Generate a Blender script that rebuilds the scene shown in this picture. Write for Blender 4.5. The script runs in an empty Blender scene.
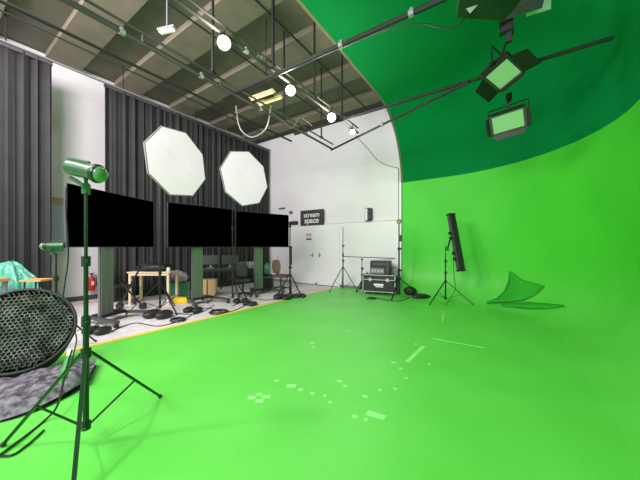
import bpy, bmesh, math, random
from mathutils import Vector, Matrix, noise
random.seed(7)
S = bpy.context.scene
COL = S.collection
PI = math.pi
# ------------------------------------------------------------------ camera
EYE, FPX, HORI = 1.4, 275.0, 247.0
YAW = math.radians(34.2)
cs, sn = math.cos(YAW), math.sin(YAW)
cam_d = bpy.data.cameras.new('camera'); cam = bpy.data.objects.new('camera', cam_d); COL.objects.link(cam)
cam_d.sensor_width = 36; cam_d.lens = 36*FPX/640; cam_d.shift_y = (HORI-240)/640
cam_d.clip_start = .05
cam.location = (0, 0, EYE); cam.rotation_euler = (PI/2, 0, YAW)
S.camera = cam
# ------------------------------------------------------------------ world, lights, exposure
w = bpy.data.worlds.new('world'); S.world = w; w.use_nodes = True
w.node_tree.nodes['Background'].inputs[0].default_value = (.95, .97, 1, 1)
w.node_tree.nodes['Background'].inputs[1].default_value = .7
S.view_settings.view_transform = 'Standard'; S.view_settings.look = 'None'
S.view_settings.exposure = 0.0; S.view_settings.gamma = 1
S.view_settings.use_curve_mapping = False
def area(loc, target, sx, sy, power, col=(1, 1, 1)):
    l = bpy.data.lights.new('studio_light', 'AREA'); l.shape = 'RECTANGLE'; l.size = sx; l.size_y = sy
    l.energy = power; l.color = col
    o = bpy.data.objects.new('studio_light', l); COL.objects.link(o)
    o.location = loc; o.rotation_euler = (Vector(target)-Vector(loc)).to_track_quat('-Z', 'Y').to_euler()
    return o
area((-1.3, -3.3, 4.1), (-.9, 8, 1.2), 3.0, 1.6, 320, (1, .96, 1))  # added fill behind the camera, no visible source
area((-6.6, -2.6, 4.9), (-5.6, 8, 2.0), 4.0, 2.0, 400, (1, .86, .98))  # added fill for the left half of the room, out of view
area((-4.3, -.6, 5.4), (-9.2, 2.3, 2.6), 1.6, 1.2, 300, (1, .86, .96))  # added out of view to brighten the bare wall strip
area((-3.85, -.9, 4.6), (-1.0, .2, 0), .22, .22, 80, (1, .93, .95))
# ------------------------------------------------------------------ materials
def mat(name, col, rough=.6, metal=0., emis=None, es=0., noise_s=0., col2=None, nfac=.5, bump=0., bscale=40., detail=4, spec=None):
    m = bpy.data.materials.new(name); m.use_nodes = True
    nt = m.node_tree; b = nt.nodes['Principled BSDF']
    b.inputs['Base Color'].default_value = (*col, 1); b.inputs['Roughness'].default_value = rough
    b.inputs['Metallic'].default_value = metal
    if spec is not None: b.inputs['Specular IOR Level'].default_value = spec
    if emis:
        b.inputs['Emission Color'].default_value = (*emis, 1); b.inputs['Emission Strength'].default_value = es
    tc = nt.nodes.new('ShaderNodeTexCoord')
    if noise_s:
        n = nt.nodes.new('ShaderNodeTexNoise'); n.inputs['Scale'].default_value = noise_s; n.inputs['Detail'].default_value = detail
        nt.links.new(tc.outputs['Object'], n.inputs['Vector'])
        r = nt.nodes.new('ShaderNodeValToRGB'); r.color_ramp.elements[0].position = .5-nfac/2; r.color_ramp.elements[1].position = .5+nfac/2
        r.color_ramp.elements[0].color = (*col, 1); r.color_ramp.elements[1].color = (*(col2 or col), 1)
        nt.links.new(n.outputs['Fac'], r.inputs['Fac']); nt.links.new(r.outputs['Color'], b.inputs['Base Color'])
    if bump:
        n2 = nt.nodes.new('ShaderNodeTexNoise'); n2.inputs['Scale'].default_value = bscale; n2.inputs['Detail'].default_value = 3
        nt.links.new(tc.outputs['Object'], n2.inputs['Vector'])
        bp = nt.nodes.new('ShaderNodeBump'); bp.inputs['Strength'].default_value = bump; bp.inputs['Distance'].default_value = .02
        nt.links.new(n2.outputs['Fac'], bp.inputs['Height']); nt.links.new(bp.outputs['Normal'], b.inputs['Normal'])
    return m
M = {}
M['green'] = mat('chroma_green', (.050, .57, .022), .6, noise_s=.9, col2=(.072, .64, .032), nfac=.5, spec=.3)
FLOOR_A, FLOOR_B = (.098, .58, .055), (.150, .67, .098)
M['green_floor'] = mat('chroma_green_floor', FLOOR_A, .42, noise_s=1.3, col2=FLOOR_B, nfac=.6, spec=.45)
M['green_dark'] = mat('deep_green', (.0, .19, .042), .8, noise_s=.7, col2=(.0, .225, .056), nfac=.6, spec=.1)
M['green_cloth'] = mat('green_cloth', (.018, .37, .014), .8, noise_s=3, col2=(.026, .42, .018))  # darker green stands in for shade on the cove
M['white_wall'] = mat('white_wall', (.80, .80, .80), .7, noise_s=1.5, col2=(.84, .84, .83))
M['white_panel'] = mat('white_panel', (.86, .86, .86), .5)
M['concrete'] = mat('pale_concrete', (.62, .60, .58), .6, noise_s=9, col2=(.78, .76, .74), nfac=.4)
M['ceil_dark'] = mat('ceiling_dark', (.10, .095, .07), .8, noise_s=2.2, col2=(.17, .16, .115), nfac=.7)
M['ceil_light'] = mat('ceiling_light', (.17, .155, .11), .8, noise_s=2.5, col2=(.27, .235, .165), nfac=.7)
M['ceil_black'] = mat('ceiling_black', (.03, .03, .028), .8)
M['curtain'] = mat('curtain', (.030, .031, .032), .85, noise_s=2, col2=(.046, .047, .048))
M['yellow'] = mat('yellow_tape', (.85, .60, .02), .5)
M['red_tape'] = mat('red_tape', (.55, .17, .11), .6)
M['pale_tape'] = mat('pale_tape', (.30, .80, .24), .5)
M['black'] = mat('black_plastic', (.018, .018, .019), .5)
M['screen'] = mat('screen_black', (.0, .0, .0), .9, spec=0.)
M['metal_black'] = mat('black_metal', (.03, .03, .03), .35, .4)
M['pipe'] = mat('pipe_steel', (.075, .07, .07), .45, .3)
M['pipe_dark'] = mat('pipe_dark', (.025, .025, .025), .5, .3)
M['alu'] = mat('aluminium', (.62, .62, .62), .35, .8)
M['grey'] = mat('grey_paint', (.25, .25, .26), .5)
M['dgrey'] = mat('dark_grey', (.07, .07, .075), .5)
M['wood'] = mat('pale_wood', (.72, .58, .36), .5, noise_s=6, col2=(.80, .66, .44))
M['orange_wood'] = mat('orange_wood', (.62, .30, .11), .5, noise_s=8, col2=(.72, .38, .16))
M['brown_rim'] = mat('brown_rim', (.15, .12, .07), .7, noise_s=6, col2=(.21, .17, .10))
M['card'] = mat('cardboard', (.62, .42, .22), .8)
M['octa_face'] = mat('octa_diffuser', (.42, .38, .41), .8, emis=(1, .92, .95), es=.50)
M['octa_back'] = mat('octa_back', (.02, .02, .02), .7)
M['lamp'] = mat('lamp_lens', (1, 1, 1), .5, emis=(1, .95, .86), es=14)
M['tube_on'] = mat('lamp_tube', (.9, .8, .4), .5, emis=(1, .85, .40), es=.55)
M['led'] = mat('led_diffuser', (.06, .15, .06), .5, emis=(.32, .80, .26), es=.55)
M['strobe'] = mat('strobe_green', (.035, .13, .045), .3, .2)  # green reflected onto the strobe, put into its base colour
M['strobe_glass'] = mat('strobe_glass', (.13, .25, .13), .2)
M['stand_green'] = mat('stand_green', (.012, .040, .016), .35, .3)  # green reflected onto the dark stand, put into its base colour
M['column'] = mat('column_metal', (.20, .21, .20), .3, .5)
M['teal_plastic'] = mat('teal_plastic', (.02, .26, .15), .3, noise_s=14, col2=(.18, .58, .42), nfac=.5, bump=.6, bscale=20)
M['tarp'] = mat('mottled_fabric', (.035, .032, .04), .7, noise_s=16, col2=(.20, .19, .22), nfac=.25, bump=.5, bscale=14)
M['red'] = mat('red_enamel', (.55, .02, .02), .3)
M['white'] = mat('white_plastic', (.82, .82, .82), .4)
M['pink'] = mat('pink_print', (.75, .35, .38), .6)
M['purple_bag'] = mat('mauve_bag', (.30, .24, .28), .8, bump=.5, bscale=12)
M['brown'] = mat('brown_fabric', (.16, .10, .07), .8)
M['slat'] = mat('grid_fabric', (.04, .04, .04), .6, noise_s=9, col2=(.5, .49, .47), nfac=.35)  # pale noise patches paint highlights onto the grid cells
M['blue_grey'] = mat('blue_grey', (.55, .60, .70), .5)
M['sign'] = mat('sign_board', (.045, .04, .042), .5)
M['green_crate'] = mat('green_crate', (.03, .16, .08), .5)
# ------------------------------------------------------------------ helpers
def cw(r, t):                       # metres right of / ahead of the camera -> room x, y
    return (r*cs - t*sn, r*sn + t*cs)
def P(px, py, t):
    x, y = cw((px-320)/FPX*t, t)
    return Vector((x, y, EYE + (HORI-py)/FPX*t))
def FL(px, py, z=0.):
    t = (EYE-z)*FPX/(py-HORI)
    x, y = cw((px-320)/FPX*t, t)
    return Vector((x, y, z))
class MB:
    def __init__(s): s.bm = bmesh.new()
    def box(s, c, d, rot=None, bev=0.):
        r = bmesh.ops.create_cube(s.bm, size=1)
        vs = r['verts']
        mm = Matrix.Translation(Vector(c)) @ (rot.to_4x4() if rot else Matrix()) @ Matrix.Diagonal((*d, 1))
        bmesh.ops.transform(s.bm, matrix=mm, verts=vs)
        if bev:
            es = list({e for v in vs for e in v.link_edges})
            bmesh.ops.bevel(s.bm, geom=es, offset=bev, segments=2, affect='EDGES')
        return s
    def bar(s, p, q, wd, ht):
        p, q = Vector(p), Vector(q); d = q-p
        return s.box((p+q)/2, (wd, ht, d.length), d.to_track_quat('Z', 'Y').to_matrix())
    def tube(s, p, q, r, r2=None, n=10):
        p, q = Vector(p), Vector(q); d = q-p
        if d.length < 1e-5: return s
        mm = Matrix.Translation((p+q)/2) @ d.to_track_quat('Z', 'Y').to_matrix().to_4x4()
        bmesh.ops.create_cone(s.bm, cap_ends=True, segments=n, radius1=r, radius2=r if r2 is None else r2, depth=d.length, matrix=mm)
        return s
    def ball(s, c, r, sc=(1, 1, 1), n=12):
        mm = Matrix.Translation(Vector(c)) @ Matrix.Diagonal((r*sc[0], r*sc[1], r*sc[2], 1))
        bmesh.ops.create_uvsphere(s.bm, u_segments=n, v_segments=max(6, n//2+2), radius=1, matrix=mm)
        return s
    def path(s, pts, r, n=6, closed=False):
        pts = [Vector(p) for p in pts]; rings = []
        N = len(pts); up0 = None
        for i, p in enumerate(pts):
            a = pts[(i-1) % N] if (i or closed) else p; b = pts[(i+1) % N] if (i < N-1 or closed) else p
            t = (b-a).normalized()
            up = Vector((0, 0, 1)) if abs(t.z) < .95 else Vector((0, 1, 0))
            if up0 is not None: up = up0
            x = t.cross(up)
            if x.length < 1e-4: x = t.orthogonal()
            x.normalize(); y = x.cross(t).normalized(); up0 = y
            rings.append([s.bm.verts.new(p + x*r*math.cos(2*PI*k/n) + y*r*math.sin(2*PI*k/n)) for k in range(n)])
        for i in range(N if closed else N-1):
            A, B = rings[i], rings[(i+1) % N]
            for k in range(n): s.bm.faces.new((A[k], A[(k+1) % n], B[(k+1) % n], B[k]))
        if not closed:
            s.bm.faces.new(rings[0][::-1]); s.bm.faces.new(rings[-1])
        return s
    def prism(s, pts, off):          # polygon pts extruded by vector off
        off = Vector(off); a = [s.bm.verts.new(Vector(p)) for p in pts]; b = [s.bm.verts.new(Vector(p)+off) for p in pts]
        s.bm.faces.new(a); s.bm.faces.new(b[::-1]); n = len(pts)
        for i in range(n): s.bm.faces.new((a[i], b[i], b[(i+1) % n], a[(i+1) % n]))
        return s
    def lathe(s, prof, mtx=None, n=16):  # prof: (radius, z)
        mtx = mtx or Matrix(); rings = []
        for r, z in prof:
            rings.append([s.bm.verts.new(mtx @ Vector((r*math.cos(2*PI*k/n), r*math.sin(2*PI*k/n), z))) for k in range(n)])
        for A, B in zip(rings, rings[1:]):
            for k in range(n): s.bm.faces.new((A[k], A[(k+1) % n], B[(k+1) % n], B[k]))
        s.bm.faces.new(rings[0][::-1]); s.bm.faces.new(rings[-1])
        return s
    def grid(s, f, nu, nv):
        g = [[s.bm.verts.new(f(i/nu, j/nv)) for j in range(nv+1)] for i in range(nu+1)]
        for i in range(nu):
            for j in range(nv): s.bm.faces.new((g[i][j], g[i+1][j], g[i+1][j+1], g[i][j+1]))
        return s
    def build(s, name, m, parent=None, smooth=None, loc=None):
        bmesh.ops.recalc_face_normals(s.bm, faces=s.bm.faces)
        me = bpy.data.meshes.new(name); s.bm.to_mesh(me); s.bm.free()
        me.materials.append(M[m] if isinstance(m, str) else m)
        for p in me.polygons: p.use_smooth = True
        if smooth is None: me.set_sharp_from_angle(angle=math.radians(35))
        elif smooth is False:
            for p in me.polygons: p.use_smooth = False
        o = bpy.data.objects.new(name, me); COL.objects.link(o)
        if parent: o.parent = parent
        if loc is not None: o.location = loc
        return o
def tag(o, label, cat, group=None, kind=None):
    o['label'] = label; o['category'] = cat
    if group: o['group'] = group
    if kind: o['kind'] = kind
    return o
def thing(name, label, cat, loc=(0, 0, 0), rz=0, group=None):
    o = bpy.data.objects.new(name, None); COL.objects.link(o); o.empty_display_size = .1
    o.location = loc; o.rotation_euler = (0, 0, rz)
    return tag(o, label, cat, group)
def struct(o, label=None):
    o['kind'] = 'structure'
    if label: o['label'] = label
    return o
def face_cam(x, y): return math.atan2(-x, y) + 0   # rz so that local -Y points to the camera axis origin
def solid(o, th, off=1):
    md = o.modifiers.new('thickness', 'SOLIDIFY'); md.thickness = th; md.offset = off; return o
# ------------------------------------------------------------------ structure
XL, YB, ZC = -9.2, 8.36, 6.05
CX0, CXR, R1 = -2.62, 1.45, 2.9
YC = 8.30
Y0 = -3.5
struct(MB().box(((XL+2.2)/2, (YB+Y0)/2, -.06), (2.2-XL+.2, YB-Y0+.2, .12)).build('floor', 'concrete'), 'pale grey speckled concrete floor')
struct(MB().box((XL-.06, (YB+Y0)/2, ZC/2), (.12, YB-Y0+.2, ZC)).build('wall_left', 'white_wall'))
struct(MB().box(((XL+2.2)/2, YB+.06, ZC/2), (2.2-XL+.2, .12, ZC)).build('wall_back', 'white_wall'))
struct(MB().box(((XL+2.2)/2, (YB+Y0)/2, ZC+.08), (2.2-XL+.2, YB-Y0+.2, .12)).build('ceiling', 'ceil_dark'))
# plan path of the cyclorama wall, with inward normals
plan = [(Vector((CX0, YC, 0)), Vector((0, -1, 0))), (Vector((-2.0, YC, 0)), Vector((0, -1, 0)))]
cx, cy = CXR-R1, YC-R1
for k in range(0, 25):
    a = PI/2 - k/24*PI/2
    plan.append((Vector((cx+R1*math.cos(a), cy+R1*math.sin(a), 0)), Vector((-math.cos(a), -math.sin(a), 0))))
for yy in (4, 2, 0, -2, Y0): plan.append((Vector((CXR, yy, 0)), Vector((-1, 0, 0))))
RF, RT, ZG, ZK, ZT = .75, 1.83, .02, 3.35, 5.18
def sweep(prof, name, m):
    mb = MB(); rows = []
    for p, n in plan: rows.append([mb.bm.verts.new(p + n*i + Vector((0, 0, z))) for i, z in prof])
    for A, B in zip(rows, rows[1:]):
        for k in range(len(prof)-1): mb.bm.faces.new((A[k], A[k+1], B[k+1], B[k]))
    return mb, rows
low = [(RF-RF*math.sin(k/10*PI/2), ZG+RF-RF*math.cos(k/10*PI/2)) for k in range(11)] + [(0, ZK)]
mb, rows = sweep(low, 'wall', 'green')
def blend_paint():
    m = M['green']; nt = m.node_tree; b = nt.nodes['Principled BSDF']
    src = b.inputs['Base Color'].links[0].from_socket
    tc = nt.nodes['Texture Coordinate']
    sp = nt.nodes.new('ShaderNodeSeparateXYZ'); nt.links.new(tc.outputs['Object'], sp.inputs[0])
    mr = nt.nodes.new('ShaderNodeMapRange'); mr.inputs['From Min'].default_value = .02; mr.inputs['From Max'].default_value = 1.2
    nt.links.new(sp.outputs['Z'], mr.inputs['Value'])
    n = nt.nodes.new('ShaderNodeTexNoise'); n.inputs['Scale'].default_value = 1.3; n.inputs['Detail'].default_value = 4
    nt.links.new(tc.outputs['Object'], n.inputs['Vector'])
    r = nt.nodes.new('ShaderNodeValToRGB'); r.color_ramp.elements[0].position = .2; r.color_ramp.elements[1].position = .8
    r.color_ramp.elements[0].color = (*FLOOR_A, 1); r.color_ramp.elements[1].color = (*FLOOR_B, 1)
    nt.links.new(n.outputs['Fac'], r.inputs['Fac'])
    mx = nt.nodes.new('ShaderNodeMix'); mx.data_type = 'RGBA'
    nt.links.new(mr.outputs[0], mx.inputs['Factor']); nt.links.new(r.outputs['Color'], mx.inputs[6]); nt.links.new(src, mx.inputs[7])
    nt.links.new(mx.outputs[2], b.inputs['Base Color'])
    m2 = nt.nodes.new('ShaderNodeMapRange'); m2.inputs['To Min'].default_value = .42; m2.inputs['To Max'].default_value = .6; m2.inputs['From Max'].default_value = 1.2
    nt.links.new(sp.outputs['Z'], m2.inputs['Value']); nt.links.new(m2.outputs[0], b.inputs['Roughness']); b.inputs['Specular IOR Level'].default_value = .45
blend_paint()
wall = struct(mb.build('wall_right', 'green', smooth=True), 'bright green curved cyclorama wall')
up = [(RT-RT*math.cos(k/14*PI/2), ZK+RT*math.sin(k/14*PI/2)) for k in range(15)]
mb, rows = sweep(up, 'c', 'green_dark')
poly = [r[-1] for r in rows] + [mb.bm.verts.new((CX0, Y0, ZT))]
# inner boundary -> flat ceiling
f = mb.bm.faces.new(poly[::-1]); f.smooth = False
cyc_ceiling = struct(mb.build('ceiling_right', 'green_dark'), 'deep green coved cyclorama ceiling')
# green floor
mb = MB()
fp = [Vector((-4.75, Y0, 0)), Vector((-4.75, YC-.02, 0)), Vector((CX0, YC-.02, 0)), Vector((CX0, YC-RF, 0))]
fp += [p+n*RF for p, n in plan[1:]]
mb.prism(fp, (0, 0, ZG)); struct(mb.build('floor_green', 'green_floor', smooth=False), 'bright green painted studio floor')
struct(MB().box((-4.79, (Y0+YC-.02)/2, .012), (.08, YC-.02-Y0, .024)).build('trim_1', 'yellow'), 'yellow edge strip of the green floor')
# brown wooden rim following the arch and a white post below
prof = [(CX0, YC-i, z) for i, z in up]
mb = MB()
for o1, o2 in ((0, 0),):
    pts = prof + [(CX0, Y0, ZT)]
    inn = [Vector((p[0]-.05, p[1], p[2])) for p in pts]
    out = []
    for i, p in enumerate(pts):
        if i < len(up):
            a = i/14*PI/2; d = Vector((0, math.cos(a), math.sin(a)))
        else: d = Vector((0, 0, 1))
        out.append(inn[i] + d*.13)
    vi = [[mb.bm.verts.new(v) for v in inn], [mb.bm.verts.new(v) for v in out],
          [mb.bm.verts.new(v+Vector((.048, 0, 0))) for v in out], [mb.bm.verts.new(v+Vector((.048, 0, 0))) for v in inn]]
    for q in range(4):
        A, B = vi[q], vi[(q+1) % 4]
        for i in range(len(A)-1): mb.bm.faces.new((A[i], A[i+1], B[i+1], B[i]))
struct(mb.build('trim_2', 'brown_rim'), 'brown wooden rim of the green arch')
struct(MB().box((CX0-.05, YC-.02, ZK/2), (.07, .08, ZK)).build('trim_3', 'white_panel'), 'white edge post beside the green wall')
# ceiling beams (pale strips between dark recessed panels), battens
n = 4
for y0, y1 in ((-2.6, -2.0), (-1.1, -.5), (.35, .95), (1.75, 2.4), (3.15, 3.8), (4.67, 5.32), (6.15, 6.68), (7.62, 8.16)):
    struct(MB().box(((XL+CX0)/2, (y0+y1)/2, ZC-.05), (CX0-XL-.14, y1-y0, .14)).build('trim_%d' % n, 'ceil_light')); n += 1
struct(MB().box(((XL+CX0)/2, 8.26, ZC-.08), (CX0-XL-.14, .16, .20)).build('trim_%d' % n, 'ceil_black')); n += 1
for xx in (-8.0, -6.6, -5.2, -3.8):
    struct(MB().box((xx, 2.4, ZC-.13), (.03, 11.6, .02)).build('trim_%d' % n, 'ceil_black')); n += 1
# lower white lining with two door leaves on the back wall, skirting
def bx(px, Y): # X on plane Y seen at px
    u = (px-320)/FPX; dx, dy = u*cs-sn, u*sn+cs; return dx/dy*Y
x0, x1 = bx(290.5, 8.3), CX0-.12
struct(MB().box(((x0+x1)/2, YB-.03, 1.12), (x1-x0, .06, 2.2)).build('wall_lining', 'white_panel'), 'white lower wall lining')
struct(MB().box(((x0+x1)/2, YB-.04, 2.24), (x1-x0, .10, .035)).build('trim_%d' % n, 'white_wall')); n += 1
for i, (a, b) in enumerate(((292, 315.5), (317, 340))):
    xa, xb = bx(a, 8.28), bx(b, 8.28)
    d = struct(MB().box(((xa+xb)/2, 8.285, 1.06), (xb-xa-.03, .035, 2.06), bev=.006).build('door_%d' % (i+1), 'white_panel'))
    hx = xb-.12 if i == 0 else xa+.12
    hb = MB().tube((hx, 8.27, 1.1), (hx, 8.21, 1.1), .014).tube((hx, 8.215, 1.1), (hx+(-.1 if i == 0 else .1), 8.215, 1.1), .010)
    hb.box((hx, 8.265, 1.1), (.04, .012, .14)); hb.build('door_handle', 'grey', d)
struct(MB().box(((XL+x1)/2, YB-.075, .05), (x1-XL, .02, .09)).build('baseboard_back', 'grey'))
struct(MB().box((XL+.01, 2.4, .06), (.02, 11.7, .12)).build('baseboard_left', 'dgrey'))
# ------------------------------------------------------------------ curtains on a rail
XCUR, ZR = -8.15, 5.42
def curtain(y0, y1, label, ph):
    t = thing('curtain', label, 'curtain', (XCUR, (y0+y1)/2, 0), group='grey drapes on the left side')
    L = y1-y0
    def f(u, v):
        y = -L/2+L*u; z = .04+(ZR-.08)*v
        k = 2*PI*u*L/.20 + 1.1*math.sin(u*L*2.3+ph) + .6*math.sin(u*L*5.1)
        a = .032+.020*math.sin(k*.31+ph)
        x = a*math.sin(k+.8*math.sin(k*.23+ph)) + .02*math.sin(2.1*k+ph)*(1-v*.5) + .015*math.sin(3*v+u*9)
        return Vector((x, y+.02*math.sin(2*k), z))
    nu = int(L/.2*16)
    o = MB().grid(f, nu, 8).build('drape', 'curtain', t, smooth=True)
    solid(o, .006, 0)
    MB().box((0, 0, ZR-.06), (.05, L, .07)).build('heading_tape', 'dgrey', t)
yc0 = lambda px: ((px-320)/FPX*sn+cs)/((px-320)/FPX*cs-sn)*XCUR
curtain(-2.0, yc0(52.5), 'dark grey pleated drape left of the bare white wall strip', .3)
curtain(yc0(104), 8.22, 'dark grey pleated drape behind the octagonal softboxes, reaching the room corner', 1.7)
t = thing('curtain_rail', 'pale metal curtain rail running along the top of the drapes', 'curtain rail', (XCUR, 3.0, ZR))
MB().box((0, 0, .01), (.05, 10.6, .03)).build('rail', 'grey', t)
for yy in (-4, -2, 0, 2, 4): MB().tube((0, yy, .04), (0, yy, ZC-ZR+.02), .012, n=6).build('hanger', 'pipe_dark', t)
# ------------------------------------------------------------------ overhead pipes
ZP = 4.1
def pipe(a, b, r, label, m='pipe', couplers=(), name='lighting_pipe', twin=0.):
    a, b = Vector(a), Vector(b)
    t = thing(name, label, 'pipe', a, group='overhead lighting pipes')
    d = b-a; mb = MB().tube((0, 0, 0), d, r)
    mb.build('tube', m, t)
    if twin:
        MB().tube((0, 0, twin), d+Vector((0, 0, twin)), r*.7).build('tube', m, t)
        for i in range(int(d.length/1.2)):
            p = d*((i+.5)*1.2/d.length); MB().tube(p, p+Vector((0, 0, twin)), r*.6, n=8).build('spacer', m, t)
    for c in couplers:
        p = d*c; u = d.normalized()
        MB().tube(p-u*.03, p+u*.03, r+.010, n=8).box(p+Vector((0, 0, r+.015)), (.03, .03, .03)).build('coupler', 'grey', t)
    return t
pipe((-4.02, -2.5, ZP), (-3.98, 6.5, ZP), .026, 'long steel pipe crossing the ceiling third from the curtains, with bright couplers', 'pipe', (.37, .44, .56, .70), twin=.14)
pipe((-4.62, -2.5, ZP), (-4.55, 5.4, ZP), .022, 'dark plain pipe nearest the drapes and parallel to them', 'pipe_dark')
pipe((-3.18, -2.5, ZP+.1), (-3.02, 6.1, ZP+.1), .024, 'pipe that carries the row of glowing ceiling spotlights', 'pipe', (.38, .6), twin=.12)
pipe((-4.3, 3.16, ZP+.02), (1.15, 3.3, ZP+.02), .032, 'nearer pipe crossing the green ceiling edge above the arch', 'pipe_dark', (.45, .62))
pipe((-4.3, 5.22, ZP+.06), (1.16, 5.17, ZP+.06), .028, 'farther pipe crossing under the green ceiling behind the hanging panels', 'pipe_dark', (.76,))
pipe((-4.0, 6.43, ZP-.03), (-.5, 5.03, ZP-.03), .024, 'slanting pipe from the end of the twin pipe to the green ceiling', 'pipe_dark', (.5,))
def rod(px, py, h=ZP, r=.022, top=ZC+.02):
    x, y = cw((px-320)/FPX*(h-EYE)*FPX/(HORI-py), (h-EYE)*FPX/(HORI-py))
    return x, y, h, top, r
rods = [(-3.1, 1.5, 'hanging rod above the twin pipe near the first glowing spotlight'), ]
for i, (x, y, top, r, lab) in enumerate([
    (-3.06, 3.18, ZC, .028, 'thick dark hanger rod dropping from the ceiling between the first two glowing spotlights'),
    (-4.0, 2.75, ZC, .022, 'dark hanger rod left of the brightest spotlight, on the twin pipe'),
    (-3.05, 4.3, ZC, .022, 'dark hanger rod just left of the third glowing spotlight'),
    (-4.0, 4.5, ZC, .02, 'dark hanger rod beside the yellow tube light'),
    (-3.04, 5.35, ZC, .022, 'dark hanger rod above the fourth glowing spotlight'),
    (-4.0, 5.95, ZC, .02, 'dark hanger rod at the far end of the twin pipe'),
    (-4.0, .9, ZC, .02, 'dark hanger rod nearest the top left corner')]):
    tag(MB().tube((0, 0, .0), (0, 0, top-ZP-.12), r, n=8).box((0, 0, 0), (.07, .07, .04)).build('hanger_rod', 'pipe_dark', loc=(x, y, ZP+.16)), lab, 'rod', 'ceiling hanger rods')
# ------------------------------------------------------------------ glowing ceiling spotlights
def spot(px, py, h, rad, label, power):
    t_ = (h-EYE)*FPX/(HORI-py); c = P(px, py, t_)
    t = thing('ceiling_spotlight', label, 'spotlight', c, group='glowing ceiling spotlights')
    d = (Vector((0, 0, EYE))-c).normalized(); mt = d.to_track_quat('Z', 'Y').to_matrix().to_4x4()
    MB().lathe([(rad*.55, -.22), (rad*.8, -.18), (rad, 0), (rad*1.05, .02), (rad*.9, .02)], mt).build('housing', 'black', t)
    MB().lathe([(rad*.9, .022), (rad*.85, .04), (rad*.5, .06), (.01, .065)], mt).build('lens', 'lamp', t)
    y = MB(); sx = mt @ Vector((1, 0, 0)); 
    s1 = sx.copy(); s1 = Vector((s1.x, s1.y, s1.z))
    y.path([s1*(rad+.015), s1*(rad+.015)+Vector((0, 0, .11)), -s1*(rad+.015)+Vector((0, 0, .11)), -s1*(rad+.015)], .008)
    y.tube((0, 0, .11), (0, 0, .16), .012)
    y.build('yoke', 'metal_black', t)
    l = bpy.data.lights.new('spot_glow', 'POINT'); l.energy = power; l.color = (1, .93, .82); l.shadow_soft_size = .06
    o = bpy.data.objects.new('spot_glow', l); COL.objects.link(o); o.parent = t; o.location = d*.16
    return t
spot(224, 43, 4.08, .085, 'glowing spotlight nearest the camera, biggest of the row', 34)
spot(290.5, 90.5, 4.08, .085, 'glowing spotlight second in the row, beside the yellow tube light', 34)
spot(331.5, 117.5, 4.08, .09, 'glowing spotlight third in the row, in front of the back wall top', 34)
spot(352.5, 132, 4.08, .06, 'small glowing spotlight last of the row, nearest the back wall', 20)
# yellow tube light and small pale fitting
c = P(266, 97.5, 5.6)
t = thing('tube_light', 'yellow-lit double tube light hanging under the ceiling pipes', 'tube light', c, math.radians(5))
for dy in (-.12, .12):
    MB().box((0, dy, 0), (.62, .12, .03), bev=.01).build('reflector', 'wood', t)
    MB().tube((-.28, dy, -.03), (.28, dy, -.03), .022).build('tube', 'tube_on', t)
MB().box((0, 0, .03), (.26, .36, .03)).tube((0, 0, .03), (0, 0, ZC-c.z-.02), .01).build('bracket', 'metal_black', t)
c = P(167, 31, 4.2)
t = thing('batten_light', 'small pale batten light between the pipes at upper left', 'light', c, math.radians(20))
MB().box((0, 0, 0), (.26, .06, .04), bev=.008).build('diffuser', mat('pale_lit', (.9, .95, .85), .5, emis=(1, 1, .9), es=.3), t)
MB().box((0, 0, .03), (.3, .08, .03)).tube((0, 0, .03), (0, 0, ZC-c.z), .01).build('fitting', 'grey', t)
# cables overhead
def cable(pts, r, label, m='metal_black', cat='cable', name='cable', smooth_n=6):
    pts = [Vector(p) for p in pts]; out = []
    N = len(pts)
    for i in range(N-1):
        p0 = pts[max(i-1, 0)]; p1 = pts[i]; p2 = pts[i+1]; p3 = pts[min(i+2, N-1)]
        for k in range(smooth_n):
            s = k/smooth_n
            out.append(.5*((2*p1)+(-p0+p2)*s+(2*p0-5*p1+4*p2-p3)*s*s+(-p0+3*p1-3*p2+p3)*s**3))
    out.append(pts[-1])
    return tag(MB().path(out, r).build(name, m), label, cat)
cable([P(236, 106, 5.6), P(240, 128, 5.6), P(252, 137, 5.6), P(266, 128, 5.6), P(271, 106, 5.6)], .014, 'pale cable hanging in a loop beneath the yellow tube light', 'alu')
cable([P(272, 112, 5.7), P(283, 121, 5.8), P(292, 128, 5.9), P(300, 118, 5.8), P(312, 126, 5.9)], .008, 'thin wavy cable between the tube light and the far spotlights', 'brown_rim')
cable([P(340, 49, 4.3), P(380, 32, 3.75), P(420, 24, 3.4), P(440, 28, 3.25), P(458, 26, 3.15), P(468, 12, 3.1)], .007, 'thin black cable slung under the near pipe across the green ceiling')
yb = lambda px, py: P(px, py, (YB-.02)/(((px-320)/FPX)*sn+cs))
cable([yb(356, 136), yb(368, 149), yb(380, 162), yb(399, 168.5)], .012, 'thin grey conduit slanting down the back wall to the arch post', 'grey')
cable([yb(398.6, 168.5), yb(398.6, 195), yb(398.6, 222)], .016, 'grey conduit running straight down beside the arch post', 'grey', smooth_n=2)
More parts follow.
